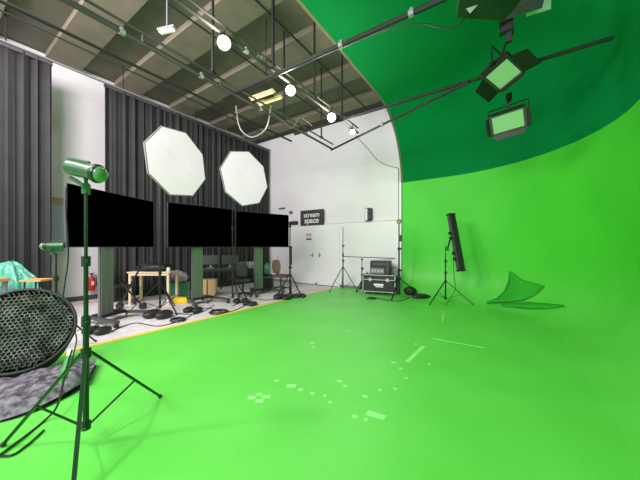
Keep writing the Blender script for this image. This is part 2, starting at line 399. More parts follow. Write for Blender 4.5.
# ------------------------------------------------------------------ hanging LED panels
def camv(r, v, t):
    x, y = cw(r, t); return Vector((x, y, EYE+v))
def led(A, e1, e2, label, hook_top, doors=(1, 1, 1, 1), face='led', dop='black', depth=.11, door_len=.14, pw=20, fl=.0, yside=1):
    # A corner, e1/e2 edge vectors (room space)
    c = A+(e1+e2)/2
    t = thing('led_panel_light', label, 'studio light', c, group='panel lights under the green ceiling')
    u = e2.normalized(); L = e2.length
    v = (e1-u*e1.dot(u)).normalized(); H = e1.length
    nrm = u.cross(v)
    if nrm.dot(Vector((0, 0, EYE))-c) < 0: nrm = -nrm
    def pt(a, b, d): return u*a+v*b+nrm*d
    rot = Matrix((u, v, nrm)).transposed()
    MB().box(pt(0, 0, -depth/2-.012), (L+.09, H+.09, depth), rot, bev=.012).build('housing', dop, t)
    fr = MB(); 
    for sx, sy, dx, dy in ((0, 1, L+.08, .03), (0, -1, L+.08, .03), (1, 0, .03, H+.08), (-1, 0, .03, H+.08)):
        fr.box(pt(sx*(L/2+.02), sy*(H/2+.02), .005), (dx, dy, .03), rot)
    fr.build('frame', 'dgrey', t)
    MB().box(pt(0, 0, -.005), (L, H, .01), rot).build('diffuser', face, t)
    for i, (sx, sy) in enumerate(((0, 1), (0, -1), (1, 0), (-1, 0))):
        if not doors[i]: continue
        ln = door_len*doors[i]
        a0 = Vector((sx*(L/2+.035), sy*(H/2+.035))); wv = Vector((abs(sy), abs(sx)))
        half = (L if sy else H)/2+.02
        o = Vector((sx, sy)); sp = .62
        p1 = a0-wv*half; p2 = a0+wv*half
        p3 = a0+wv*half*.86+o*ln*.88; p4 = a0-wv*half*.86+o*ln*.88
        q = [pt(p1.x, p1.y, .02), pt(p2.x, p2.y, .02), pt(p3.x, p3.y, .02+ln*.48), pt(p4.x, p4.y, .02+ln*.48)]
        nn = (q[1]-q[0]).cross(q[3]-q[0]).normalized()*.006
        MB().prism(q, nn).build('barn_door', dop, t)
    ys = MB(); yl = L/2+.07
    top = hook_top-c
    dr = -nrm*.06 + Vector((0, 0, .24))
    ys.path([pt(-yl, 0, -.05), pt(-yl, 0, -.05)+dr, pt(yl, 0, -.05)+dr, pt(yl, 0, -.05)], .013)
    ys.build('yoke', 'metal_black', t)
    for q_ in (-1, 1): MB().tube(pt(q_*yl, 0, -.05)-u*.03, pt(q_*yl, 0, -.05)+u*.03, .035).build('tilt_knob', 'black', t)
    m_ = pt(0, 0, -.05)+dr
    MB().tube(m_, top, .016).build('drop_rod', 'metal_black', t)
    MB().box(top, (.09, .09, .11), bev=.01).tube(top+Vector((.0, 0, -.09)), top+Vector((0, 0, -.02)), .035).build('clamp', 'metal_black', t)
    MB().box(pt(0, 0, -.17)-Vector((0, 0, .10)), (.16, .12, .16), rot, bev=.01).build('driver_box', 'black', t)
    MB().box(m_, (.06, .05, .06), bev=.008).build('yoke_joint', 'black', t)
    return t, c, nrm
def E(a, b): return b-a
A = camv(2.788, 2.804-.0, 4.1); B = camv(3.115, 2.699, 4.25); D = camv(2.61, 2.697, 4.35)
led(A, D-A, B-A, 'middle panel light, tilted, with open barn doors and a pale green face', P(510, 30, 3.95), (1.35, 1.75, .25, .25))
A = camv(2.852, 2.141, 4.6); B = camv(3.19, 2.184, 4.35); D = camv(2.99, 1.93, 4.7)
led(A, D-A, B-A, 'lowest panel light, nearly level, with a pale green face and slim doors', P(509, 97, 4.75), (.5, .25, .45, .45))
A = camv(1.70, 3.02, 3.15); e2 = camv(2.35, 3.0, 2.95)-A; e1 = camv(1.80, 3.15, 3.55)-A
# top light: seen from underneath, face turned away
def top_light():
    c = P(500, -4, 3.3)
    t = thing('led_panel_light', 'topmost panel light cut by the picture edge, dark underside with pale doors', 'studio light', c, 0, 'panel lights under the green ceiling')
    q = [P(457, 18, 3.05), P(503, 21, 3.2), P(531, 9, 3.3), P(541, -26, 3.0), P(462, -26, 2.75)]
    MB().prism([v-c for v in q], (0, 0, .13)).build('housing', mat('olive_housing', (.035, .05, .035), .5), t)
    MB().prism([P(462, 1, 3.0)-c-Vector((0, 0, .02)), P(479, 1, 3.0)-c-Vector((0, 0, .02)), P(470, 11, 3.0)-c-Vector((0, 0, .02))], (0, 0, -.008)).build('barn_door', 'white', t)
    MB().prism([v-c for v in (P(526, 17, 3.35), P(551, 9, 3.4), P(551, -6, 3.3), P(528, -2, 3.25))], (0, 0, .01)).build('barn_door', 'white', t)
    MB().prism([v-c for v in (P(505, 20, 3.2), P(542, 8, 3.15), P(546, -8, 3.05), P(520, -10, 3.1))], (0, 0, .02)).build('barn_door', 'dgrey', t)
    MB().box(P(506, 27, 3.3)-c, (.14, .10, .14), bev=.01).box(P(509, 37, 3.3)-c, (.06, .06, .12)).build('clamp', 'black', t)
    MB().tube((0, 0, .12), (0, 0, ZT-c.z), .016).build('drop_rod', 'metal_black', t)
top_light()
# ------------------------------------------------------------------ wheeled display screens
def tv(L, R, label):
    L, R = Vector((*L, 0)), Vector((*R, 0)); c = (L+R)/2; d = (R-L).normalized(); wd = (R-L).length
    rz = math.atan2(d.y, d.x)           # local +X along the screen; local -Y must face camera side
    t = thing('display_screen', label, 'screen', c, rz, 'large black screens on wheeled columns')
    MB().box((0, .03, 1.9), (wd, .05, 1.01), bev=.008).build('bezel', 'dgrey', t)
    MB().box((0, .002, 1.9), (wd-.02, .01, .99)).build('display', 'screen', t)
    MB().box((0, .10, 1.85), (.7, .09, .5), bev=.02).build('mount', 'metal_black', t)
    MB().box((-.13, .12, .95), (.28, .08, 1.7), bev=.02).box((-.13, .078, .95), (.03, .012, 1.6)).build('column', 'column', t)
    MB().box((0, .18, .14), (.5, .28, .06), bev=.015).build('base', 'metal_black', t)
    for s in (-1, 1):
        MB().bar((s*.2, .5, .12), (s*.42, -.42, .10), .07, .05).build('foot', 'dgrey', t)
        for yy, xx in ((.48, s*.2), (-.38, s*.41)):
            w_ = MB().tube((xx-.02, yy, .04), (xx+.02, yy, .04), .04, n=14); w_.box((xx, yy, .075), (.03, .05, .04)).build('caster', 'black', t)
    return t
tv((-5.69, 1.33), (-6.47, 2.97), 'large black screen nearest the camera, leftmost of three on wheeled columns')
tv((-6.23, 3.15), (-6.07, 4.85), 'middle black screen on its wheeled column, below both octagonal softboxes')
tv((-6.22, 5.0), (-5.67, 6.6), 'farthest black screen on its wheeled column, beside the white doors')
# ------------------------------------------------------------------ tripods
def tripod(t, h_top, hub, spread, m='metal_black', r=.013, a0=0, feet=None, brace=True, low=.10, knobs=True):
    # parts of a light stand in t's local space
    MB().tube((0, 0, low), (0, 0, hub+.25 if h_top > hub+.3 else h_top), r*1.25).build('column', m, t)
    if h_top > hub+.3:
        MB().tube((0, 0, hub+.2), (0, 0, (h_top+hub)/2+.1), r*1.0).build('column', m, t)
        MB().tube((0, 0, (h_top+hub)/2), (0, 0, h_top), r*.75).build('column', m, t)
    MB().tube((0, 0, hub-.03), (0, 0, hub+.03), r*2.2, n=12).build('hub', m, t)
    MB().tube((0, 0, low-.02), (0, 0, low+.03), r*2.0, n=12).build('lower_collar', m, t)
    if h_top > hub+.3:
        for z in (hub+.22, (h_top+hub)/2+.06):
            MB().tube((0, 0, z-.035), (0, 0, z+.035), r*1.9).tube((0, 0, z), (r*3.6, 0, z), r*.9).build('clamp_knob', m, t)
    for k in range(3):
        if feet: fx, fy = feet[k]
        else: fx, fy = spread*math.cos(a0+k*2*PI/3), spread*math.sin(a0+k*2*PI/3)
        d = Vector((fx, fy, 0)).normalized()
        lg = MB().bar(d*r*2+Vector((0, 0, hub)), (fx, fy, .015), r*1.5, r*1.1).build('leg', m, t)
        MB().ball((fx, fy, .016), r*1.25, (1, 1, .9), 8).build('rubber_foot', 'black', lg)
        if brace:
            mid = Vector((fx, fy, .015)).lerp(d*r*2+Vector((0, 0, hub)), .42)
            MB().bar(d*r*1.5+Vector((0, 0, low)), mid, r*.9, r*.6).build('brace', m, t)
def stand(px, t_, h_top, hub, spread, label, a0=.3, r=.013, z0=0., name='light_stand', cat='stand', m='metal_black', **kw):
    x, y = cw((px-320)/FPX*t_, t_)
    t = thing(name, label, cat, (x, y, z0))
    tripod(t, h_top, hub, spread, m, r, a0, **kw)
    return t
# ------------------------------------------------------------------ octagonal softboxes on stands
def octa(px, tp, face_px, face_py, tf, R, label, slabel, turn=0., spin=0.):
    xs, ys = cw((px-320)/FPX*tp, tp); fc = P(face_px, face_py, tf)
    st = stand(px, tp, fc.z-.07, .62, .60, slabel, a0=YAW-.52, r=.016)
    n = Vector((fc.x-xs, fc.y-ys, 0)); dist = n.length; n.normalize()
    t = thing('octagonal_softbox', label, 'softbox', fc, math.atan2(n.x, -n.y)+turn, 'white octagonal softboxes')
    # local: face toward -Y
    ring = [Vector((R*math.sin(2*PI*k/8+spin), 0, R*math.cos(2*PI*k/8+spin))) for k in range(8)]
    mb = MB(); c0 = mb.bm.verts.new((0, -.02, 0)); nr = 6; rows = []
    for j in range(1, nr+1):
        f = j/nr; row = []
        for k in range(32):
            a = k/32*8; i = int(a); s = a-i; p = ring[i].lerp(ring[(i+1) % 8], s)*f*.985
            w_ = .005*math.sin(6*math.pi*f+a*1.3)*f*(1-f)*2 + .014*math.sin((ring[i].lerp(ring[(i+1) % 8], s)*f).dot(Vector((6, 0, 9)))*2.2)*f*(1-f)*2
            row.append(mb.bm.verts.new((p.x, -.03*math.sin(f*PI)*(.6)-.01+w_, p.z)))
        rows.append(row)
    for k in range(32): mb.bm.faces.new((c0, rows[0][k], rows[0][(k+1) % 32]))
    for A, B in zip(rows, rows[1:]):
        for k in range(32): mb.bm.faces.new((A[k], A[(k+1) % 32], B[(k+1) % 32], B[k]))
    mb.build('diffuser', 'octa_face', t, smooth=True)
    MB().path([p*1.0+Vector((0, .01, 0)) for p in ring], .014, closed=True).build('rim', 'grey', t)
    mb = MB(); back = [Vector((.09*math.sin(2*PI*k/8+spin), .36, .09*math.cos(2*PI*k/8+spin))) for k in range(8)]
    a = [mb.bm.verts.new(p+Vector((0, .012, 0))) for p in ring]; mid = [mb.bm.verts.new(ring[k]*.62+Vector((0, .24, 0))) for k in range(8)]; b = [mb.bm.verts.new(p) for p in back]
    for X, Y in ((a, mid), (mid, b)):
        for k in range(8): mb.bm.faces.new((X[k], X[(k+1) % 8], Y[(k+1) % 8], Y[k]))
    mb.bm.faces.new(b)
    mb.build('shell', 'octa_back', t, smooth=False)
    MB().tube((0, .36, 0), (0, .38+max(.1, dist-.36), 0), .065, n=14).build('lamp_head', 'black', t)
octa(160, 5.95, 178, 163, 5.5, .69, 'larger-looking white octagonal softbox above the gap beside the nearest screen', 'tripod stand carrying the left octagonal softbox, between the first two screens', math.radians(10), math.radians(15))
octa(232.5, 7.1, 245.5, 178.5, 6.75, .69, 'smaller-looking white octagonal softbox above the middle and far screens', 'tripod stand carrying the right octagonal softbox, before the middle screen', 0., math.radians(8))
# ------------------------------------------------------------------ foreground strobe on a tall stand
cxy = cw(-1.634, 1.92)
t = thing('light_stand', 'tall dark green tripod stand in the left foreground holding the big strobe', 'stand', (*cxy, ZG))
def loc2(r, d):
    x, y = cw(r, d); return (x-cxy[0], y-cxy[1])
tripod(t, 1.80, .64, .6, 'stand_green', .0145, feet=[loc2(-1.464, 2.516), loc2(-2.19, 1.90), loc2(-1.31, 1.45)], low=.13)
def strobe(c, aim, L, R, label, m='strobe', drop=.1):
    t = thing('studio_strobe', label, 'studio light', c)
    q = Vector(aim).normalized().to_track_quat('Z', 'Y').to_matrix().to_4x4()
    MB().lathe([(R*.75, -L*.5), (R*.86, -L*.47), (R*.9, -L*.2), (R*.9, L*.2), (R, L*.27), (R, L*.36)], q, 20).build('body', m, t)
    MB().lathe([(R*.98, L*.36), (R*.95, L*.44), (R*.7, L*.52), (R*.3, L*.56), (.004, L*.57)], q, 20).build('dome', 'strobe_glass', t)
    MB().lathe([(R*1.10, L*.26), (R*1.14, L*.33), (R*1.10, L*.38), (R*1.0, L*.38), (R*1.0, L*.26)], q, 20).build('front_ring', 'stand_green', t)
    hb = MB(); p0 = q @ Vector((0, 0, -L*.5)); up = Vector((0, 0, 1))
    hb.bar(p0+up*R*1.0, p0+up*R*1.12+(q @ Vector((0, 0, L*.6))), .02, .014).tube(p0+up*R*.6, p0+up*R*1.05, .008)
    hb.build('handle', m, t)
    MB().path([Vector((0, 0, -R*.85)), Vector((0, 0, -drop+.02)), (q @ Vector((0, 0, -L*.45)))+Vector((0, 0, -R*1.25))], .014).build('tilt_lever', m, t)
    MB().box((0, 0, -drop+.01), (.045, .045, .07), bev=.008).tube((0, 0, -drop-.03), (0, 0, -drop+.0), .026).build('bracket', m, t)
    return t
r_ = Vector((cs, sn, 0)); f_ = Vector((-sn, cs, 0))
strobe(P(86, 171, 1.92), r_*1.0-f_*.02+Vector((0, 0, -.24)), .255, .058, 'green studio strobe on the tall foreground stand, pointing right', drop=.13)
# ---- second small strobe behind
x, y = cw((56-320)/FPX*3.75, 3.75)
t = thing('light_stand', 'black slim stand rising behind the honeycomb softbox, holding a small strobe', 'stand', (x, y, ZG))
tripod(t, 1.29, .5, .42, 'metal_black', .015, 1.2)
strobe(P(53, 246, 3.75), -r_*1.0-f_*.5+Vector((0, 0, -.05)), .24, .05, 'small green strobe on the black stand behind the honeycomb softbox, pointing left', drop=.09)
# ------------------------------------------------------------------ honeycomb softbox leaning on the floor
def grid_softbox():
    c = P(20, 329, 2.95)
    t = thing('honeycomb_softbox', 'round black softbox with honeycomb grid lying on its rim in the left foreground', 'softbox', (c.x, c.y, ZG))
    hz = c.z-ZG
    nrm = (r_*.62-f_*.9+Vector((0, 0, .52))).normalized()
    u = Vector((0, 0, 1)).cross(nrm).normalized(); v = nrm.cross(u)
    R = .43; cc = Vector((0, 0, hz))
    def pt(a, b, d=0): return cc+u*a+v*b+nrm*d
    rot = Matrix((u, v, nrm)).transposed()
    mb = MB(); step = .040
    def inside(a, b): return a*a+b*b < (R*.97)**2
    # hexagonal cell walls
    hs = step/math.sqrt(3)
    nn = int(R/step)+2
    for i in range(-nn*2, nn*2+1):
        for j in range(-nn, nn+1):
            x_ = (i+(j % 2)*.5)*step; y_ = j*hs*1.5
            if not inside(x_, y_): continue
            pts = [(x_+hs*math.sin(PI/3*k), y_+hs*math.cos(PI/3*k)) for k in (0, 1, 2, 3)]
            for p, q in zip(pts, pts[1:]):
                wav = .012*math.sin(p[0]*14)+.012*math.sin(p[1]*17+1)
                wb = .012*math.sin(q[0]*14)+.012*math.sin(q[1]*17+1)
                A = [pt(p[0], p[1], wav), pt(q[0], q[1], wb), pt(q[0], q[1], wb-.045), pt(p[0], p[1], wav-.045)]
                d = (A[1]-A[0]).cross(A[3]-A[0]).normalized()*.0022
                mb.prism([a-d*.5 for a in A], d)
    o = mb.build('honeycomb_grid', 'slat', t, smooth=False)
    ring = [pt((R+.015)*math.cos(2*PI*k/40), (R+.015)*math.sin(2*PI*k/40), -.02) for k in range(40)]
    ringb = [pt(R*math.cos(2*PI*k/40), R*math.sin(2*PI*k/40), -.07) for k in range(40)]
    MB().path(ring, .02, n=10, closed=True).build('rim', 'black', t)
    mb = MB(); rr = [(R, 0), (R*1.0, -.07), (R*.9, -.16), (R*.6, -.30), (R*.2, -.36)]
    rows = [[mb.bm.verts.new(pt(a*math.cos(2*PI*k/24), a*math.sin(2*PI*k/24)*(1.10 if d < -.01 else 1)-(.05 if d < -.01 else 0), d)) for k in range(24)] for a, d in rr]
    for A, B in zip(rows, rows[1:]):
        for k in range(24): mb.bm.faces.new((A[k], A[(k+1) % 24], B[(k+1) % 24], B[k]))
    mb.bm.faces.new(rows[-1])
    # keep the shell above the floor
    for vv in mb.bm.verts: vv.co.z = max(vv.co.z, .004)
    mb.build('shell', 'octa_back', t, smooth=True)
    MB().lathe([(R*.93, -.055), (R*.93, -.05), (.01, -.05)], Matrix.Translation(cc) @ rot.to_4x4(), 32).build('inner_lining', 'dgrey', t)
grid_softbox()
# mottled bag / folded fabric on the floor
def tarp():
    P4 = [FL(-60, 392, ZG), FL(97, 366, ZG), FL(88, 386, ZG), FL(-60, 432, ZG)]
    mid = FL(45, 415, ZG)
    c = sum(P4, Vector())/4
    def f(u, v, top):
        a = P4[0].lerp(P4[1], u); b = P4[3].lerp(P4[2], u)
        b = b + (mid-FL(45, 402, ZG))*math.sin(u*PI)*.8
        p = a.lerp(b, v)
        e = min(u, 1-u, v, 1-v)*7; e = min(e, 1)
        nz = noise.noise(Vector((u*6, v*4, 1)))*.05+noise.noise(Vector((u*15, v*9, 3)))*.02
        z = .012+e*(.07+nz)+.06*u*u if top else .003+.05*max(0, u-.75)
        return Vector((p.x-c.x, p.y-c.y, z))
    mb = MB(); mb.grid(lambda u, v: f(u, v, True), 50, 16); mb.grid(lambda u, v: f(u, v, False), 50, 16)
    bmesh.ops.remove_doubles(mb.bm, verts=mb.bm.verts, dist=.002)
    o = mb.build('fabric_bag', 'tarp', smooth=True, loc=(c.x, c.y, ZG))
    tag(o, 'mottled grey crumpled fabric bag lying flat in front of the honeycomb softbox', 'bag')
tarp()
a, b = P(72, 350, 2.75), P(61, 384, 2.6)
t = thing('storage_tube', 'short green tube with white cap leaning by the honeycomb softbox', 'tube', (b.x, b.y, max(b.z, .1)))
d = a-Vector((b.x, b.y, max(b.z, .1)))
MB().tube((0, 0, 0), d*.82, .035, .03, n=14).build('body', mat('mid_green', (.05, .30, .07), .4), t)
MB().tube(d*.82, d, .032, .028, n=14).build('cap', 'white', t)
cable([FL(-10, 462, ZG+.012), FL(20, 440, ZG+.012), FL(45, 420, ZG+.012), FL(58, 404, ZG+.10), P(66, 370, 2.55), P(72, 350, 2.7)], .008, 'black cable hanging down beside the honeycomb softbox to the floor')
cable([FL(-20, 452, ZG+.01), FL(8, 456, ZG+.01), FL(26, 446, ZG+.01), FL(44, 430, ZG+.01)], .007, 'black cable curling on the green floor at the lower left corner')
cable([P(66, 188, 2.0), P(66, 210, 2.0), P(68, 240, 2.05), P(68, 262, 2.1), P(64, 290, 2.2), P(63, 312, 2.3), P(76, 335, 2.3), P(74, 352, 2.4), P(70, 368, 2.4)], .005, 'black power cable dropping from the big strobe beside its stand')
# ------------------------------------------------------------------ left table with teal plastic
x, y = cw(-5.72, 4.55)
t = thing('work_table', 'table with pale orange wooden top at the left picture edge', 'table', (x, y, 0), YAW)
MB().box((0, 0, .845), (.82, .36, .05), bev=.005).build('tabletop', 'orange_wood', t)
MB().box((0, -.165, .745), (.80, .02, .15)).build('apron', 'white', t)
for sx in (-1, 1):
    for sy in (-1, 1): MB().box((sx*.36, sy*.13, .41), (.05, .05, .82)).build('leg', 'grey', t)
x, y = cw((37.5-320)/FPX*4.3, 4.3)
t = thing('stool', 'small stool with orange wooden seat beside the drapes, behind the honeycomb softbox', 'stool', (x, y, 0), YAW+.1)
MB().box((0, 0, .885), (.30, .26, .03), bev=.006).build('seat', 'orange_wood', t)
for sx in (-1, 1):
    for sy in (-1, 1): MB().tube((sx*.10, sy*.09, .87), (sx*.14, sy*.12, 0), .012).build('leg', 'metal_black', t)
def blob(name, c, sc, m, label, cat, seed=0, amp=.25, fs=3., group=None, flat=True, n=28, rz=0):
    mb = MB(); bmesh.ops.create_uvsphere(mb.bm, u_segments=n, v_segments=n//2, radius=1)
    R = Matrix.Rotation(rz, 3, 'Z')
    for v in mb.bm.verts:
        k = 1+amp*noise.noise(v.co*fs+Vector((seed, seed*2, 0)))+amp*.4*noise.noise(v.co*fs*2.7+Vector((seed, 0, 5)))
        p = Vector((v.co.x*k*sc[0], v.co.y*k*sc[1], v.co.z*k*sc[2]))
        p = R @ p
        if flat and p.z < -sc[2]*.75: p.z = -sc[2]*.75
        v.co = p + Vector((0, 0, sc[2]*.75))
    return tag(mb.build(name, m, smooth=True, loc=c), label, cat, group)
# teal sheet heap: tall drooping pile between table and stool
x, y = cw((11-320)/FPX*5.1, 5.1)
def teal(u, v):
    a = u*2*PI
    prof = [(0.02, 1.13), (.16, 1.10), (.26, 1.0), (.33, .85), (.38, .6), (.40, .3), (.44, .02)]
    k = v*(len(prof)-1); i = min(int(k), len(prof)-2); s = k-i
    r = prof[i][0]*(1-s)+prof[i+1][0]*s; z = prof[i][1]*(1-s)+prof[i+1][1]*s
    r *= 1+.13*math.sin(a*7+z*3)+.07*math.sin(a*13+1)
    sx = 1.35
    return Vector((r*sx*math.cos(a), r*.6*math.sin(a), z-.10*math.cos(a)*v*0+ .05*noise.noise(Vector((math.cos(a)*2, math.sin(a)*2, z*4))) - .22*max(0, math.cos(a))*(1-v)*min(1, v*3)))
mb = MB().grid(teal, 72, 24)
for v in mb.bm.verts:
    q = Matrix.Rotation(YAW, 3, 'Z') @ v.co; v.co = q; v.co.z = max(v.co.z, .01)
bmesh.ops.remove_doubles(mb.bm, verts=mb.bm.verts, dist=.001)
tag(mb.build('plastic_sheet', 'teal_plastic', smooth=True, loc=(x, y, 0)), 'crumpled teal plastic sheeting heaped between the table and the small stool', 'plastic sheet')
# whiteboard with wooden top on the white wall strip; extinguisher
yl = lambda px: ((px-320)/FPX*sn+cs)/((px-320)/FPX*cs-sn)*XL
y0, y1 = yl(46), yl(65.5)
t = thing('whiteboard', 'whiteboard with tan wooden top edge on the bare white wall strip', 'board', (XL+.03, (y0+y1)/2, 1.3))
MB().box((0, 0, .55), (.03, y1-y0, 1.3)).build('panel', 'blue_grey', t)
MB().box((.01, 0, 1.24), (.05, y1-y0+.04, .15)).build('header', 'card', t)
yy = yl(90)
t = thing('fire_extinguisher', 'red fire extinguisher against the white wall behind the nearest screen', 'fire extinguisher', (XL+.12, yy, .25))
MB().lathe([(.06, 0), (.075, .015), (.078, .05), (.078, .30), (.06, .35), (.025, .37), (.02, .40)], None, 18).build('cylinder', 'red', t)
MB().tube((0, 0, .40), (0, 0, .44), .022).bar((-.01, -.05, .445), (.01, .06, .46), .015, .02).build('valve', 'black', t)
MB().path([(0, .03, .42), (0, .10, .38), (.02, .10, .2), (.03, .085, .1)], .010).build('hose', 'black', t)
MB().box((.078, 0, .2), (.006, .06, .10)).build('label_plate', 'white', t)
MB().box((-.095, 0, .26), (.04, .05, .14)).build('wall_bracket', 'grey', t)
# ------------------------------------------------------------------ desks and clutter behind the screens
def desk(x, y, rz, L, D, H, m, label, legm=None, leg=.05):
    t = thing('desk', label, 'desk', (x, y, 0), rz)
    MB().box((0, 0, H-.015), (L, D, .03), bev=.004).build('desktop', m, t)
    fr = MB().box((0, -D/2+.03, H-.06), (L-.06, .025, .06)).box((0, D/2-.03, H-.06), (L-.06, .025, .06)); fr.build('frame', legm or m, t)
    for sx in (-1, 1):
        for sy in (-1, 1): MB().box((sx*(L/2-leg), sy*(D/2-leg), (H-.03)/2), (leg, leg, H-.03)).build('leg', legm or m, t)
        MB().box((sx*(L/2-leg), 0, .16), (.03, D-2*leg, .04)).build('stretcher', legm or m, t)
    return t
tx, ty = cw(-4.13, 6.85)
desk(tx, ty, YAW, 1.02, .5, .80, 'wood', 'cream wooden table behind the stand of the left octagonal softbox')
def monitor(x, y, z, rz, w_, h_, label, m='black'):
    t = thing('monitor', label, 'monitor', (x, y, z), rz, 'computer monitors on the far desk')
    MB().box((0, 0, h_/2+.10), (w_, .03, h_), bev=.006).build('panel', m, t)
    MB().box((0, -.017, h_/2+.10), (w_-.03, .004, h_-.03)).build('display', 'dgrey', t)
    MB().box((0, .03, .10), (.05, .03, .18)).build('neck', 'grey', t)
    MB().box((0, .02, .008), (.22, .16, .014), bev=.004).build('foot', 'grey', t)
blob('equipment_bag', (tx, ty, .80), (.44, .22, .12), 'black', 'soft black equipment bag lying on the cream wooden table', 'bag', 4, .2, rz=YAW)
t = thing('mug', 'small white cup standing on the cream wooden table', 'cup', (tx+.36, ty+.16, .80))
MB().lathe([(.03, 0), (.042, .0), (.045, .1), (.038, .1), (.03, .01)]).build('body', 'white', t)
MB().path([(.04, 0, .08), (.07, 0, .075), (.07, 0, .03), (.042, 0, .02)], .006).build('handle', 'white', t)
cd = cw((232-320)/FPX*8.5, 8.5)
desk(cd[0], cd[1], YAW+.35, 1.75, .6, .76, 'dgrey', 'dark desk behind the middle and far screens', 'metal_black', .035)
def ond(a, b, z=.76):
    q = Matrix.Rotation(YAW+.35, 3, 'Z') @ Vector((a, b, 0)); return (cd[0]+q.x, cd[1]+q.y, z)
p = ond(-.62, .08); monitor(*p, YAW+.3, .5, .30, 'black monitor at the left end of the dark desk')
p = ond(-.05, .1); monitor(*p, YAW+.35, .52, .30, 'black monitor in the middle of the dark desk')
p = ond(.5, .0)
t = thing('mixing_console', 'dark mixing console with pale front at the right end of the dark desk', 'mixer', p, YAW+.35)
MB().prism([(-.28, -.2, 0), (-.28, .2, 0), (-.28, .2, .16), (-.28, -.2, .06)], (.56, 0, 0)).build('body', 'grey', t)
k_ = MB()
for i in range(6):
    for j in range(3): k_.tube((-.22+.088*i, -.12+.12*j, .08+.03*j), (-.22+.088*i, -.12+.12*j, .115+.03*j), .012, n=8)
k_.build('knobs', 'white', t)
p = ond(-.66, -.42, 0)
t = thing('cardboard_box', 'brown cardboard box standing under the left end of the dark desk', 'box', p, YAW+.2)
MB().box((0, 0, .24), (.44, .34, .48), bev=.006).build('carton', 'card', t)
MB().box((0, -.175, .26), (.03, .006, .44)).build('packing_tape', 'dgrey', t)
MB().box((0, 0, .485), (.43, .05, .006)).build('flap_seam', 'dgrey', t)
def office_chair(x, y, rz, label, m='black'):
    t = thing('office_chair', label, 'chair', (x, y, 0), rz, 'swivel chairs at the desks')
    MB().box((0, 0, .47), (.46, .46, .08), bev=.03).build('seat', m, t)
    def f(u, v):
        a = (u-.5)*1.3; return Vector((.27*math.sin(a)*(.75+.25*math.sin(v*PI)), .24-.06*(1-math.cos(a))*2+.02*v, .58+.42*v-.05*abs(u-.5)*v))
    b = MB().grid(f, 12, 8).build('backrest', m, t, smooth=True); solid(b, .04, 0)
    MB().tube((0, 0, .12), (0, 0, .44), .025).build('gas_column', 'metal_black', t)
    MB().bar((0, .1, .44), (0, .26, .66), .05, .02).build('back_support', 'metal_black', t)
    for k in range(5):
        a = k*2*PI/5; c_, s_ = math.cos(a), math.sin(a)
        l = MB().bar((0, 0, .12), (.28*c_, .28*s_, .075), .04, .03).build('base_arm', 'metal_black', t)
        MB().ball((.28*c_, .28*s_, .031), .03, n=8).build('caster', 'black', l)
x, y = cw((281-320)/FPX*8.9, 8.9); office_chair(x, y, YAW+2.6, 'brown round-backed chair beside the white doors, behind the far screen', 'brown')
x, y = cw((243-320)/FPX*7.75, 7.75); office_chair(x, y, YAW+3.3, 'black swivel chair facing the dark desk')
x, y = cw((124-320)/FPX*6.7, 6.7); office_chair(x, y, YAW+2.4, 'black swivel chair left of the cream wooden table')
x, y = cw((180-320)/FPX*7.6, 7.6); 
t = thing('storage_crate', 'dark green plastic crate right of the cream wooden table', 'crate', (x, y, 0), YAW+.4)
mb = MB()
for sx, sy, dx, dy in ((0, 1, .5, .02), (0, -1, .5, .02), (1, 0, .02, .36), (-1, 0, .02, .36)): mb.box((sx*.24, sy*.17, .22), (dx, dy, .40))
mb.box((0, 0, .03), (.48, .34, .03)).build('shell', 'green_crate', t)
MB().box((0, 0, .43), (.54, .40, .025), bev=.008).build('lid', 'green_crate', t)
blob('cloth_bag', (x, y, .445), (.26, .20, .16), 'purple_bag', 'mauve cloth bag resting on the dark green crate', 'bag', 9, .25)
x, y = cw((182-320)/FPX*6.9, 6.9)
t = thing('toolbox', 'small yellow toolbox on the floor right of the cream table', 'toolbox', (x, y, 0), YAW)
MB().box((0, 0, .07), (.34, .18, .14), bev=.015).build('body', 'yellow', t); MB().path([(-.08, 0, .13), (-.08, 0, .18), (.08, 0, .18), (.08, 0, .13)], .01).build('handle', 'black', t)
x, y = cw((264.5-320)/FPX*8.0, 8.0)
x, y = cw((267-320)/FPX*9.0, 9.0)
blob('teal_bag', (x, y, .5), (.10, .09, .22), 'teal_plastic', 'small teal plastic bag perched on the round black case by the far column', 'bag', 12, .3)
t = thing('drum_case', 'round black case standing behind the far screen column', 'case', (x, y, 0))
MB().lathe([(.19, 0), (.2, .01), (.2, .49), (.19, .5)], None, 24).build('body', 'black', t)
MB().lathe([(.205, .42), (.205, .44), (.2, .44)], None, 24).build('band', 'grey', t)
x, y = cw((273-320)/FPX*9.6, 9.6)
t = thing('wooden_rod', 'yellow wooden rod leaning up behind the far screen', 'rod', (x, y, 0)); MB().tube((0, 0, 0), (.15, .1, 1.05), .02).build('shaft', 'yellow', t); MB().tube((.15, .1, 1.05), (.155, .103, 1.1), .024).build('tip', 'white', t)
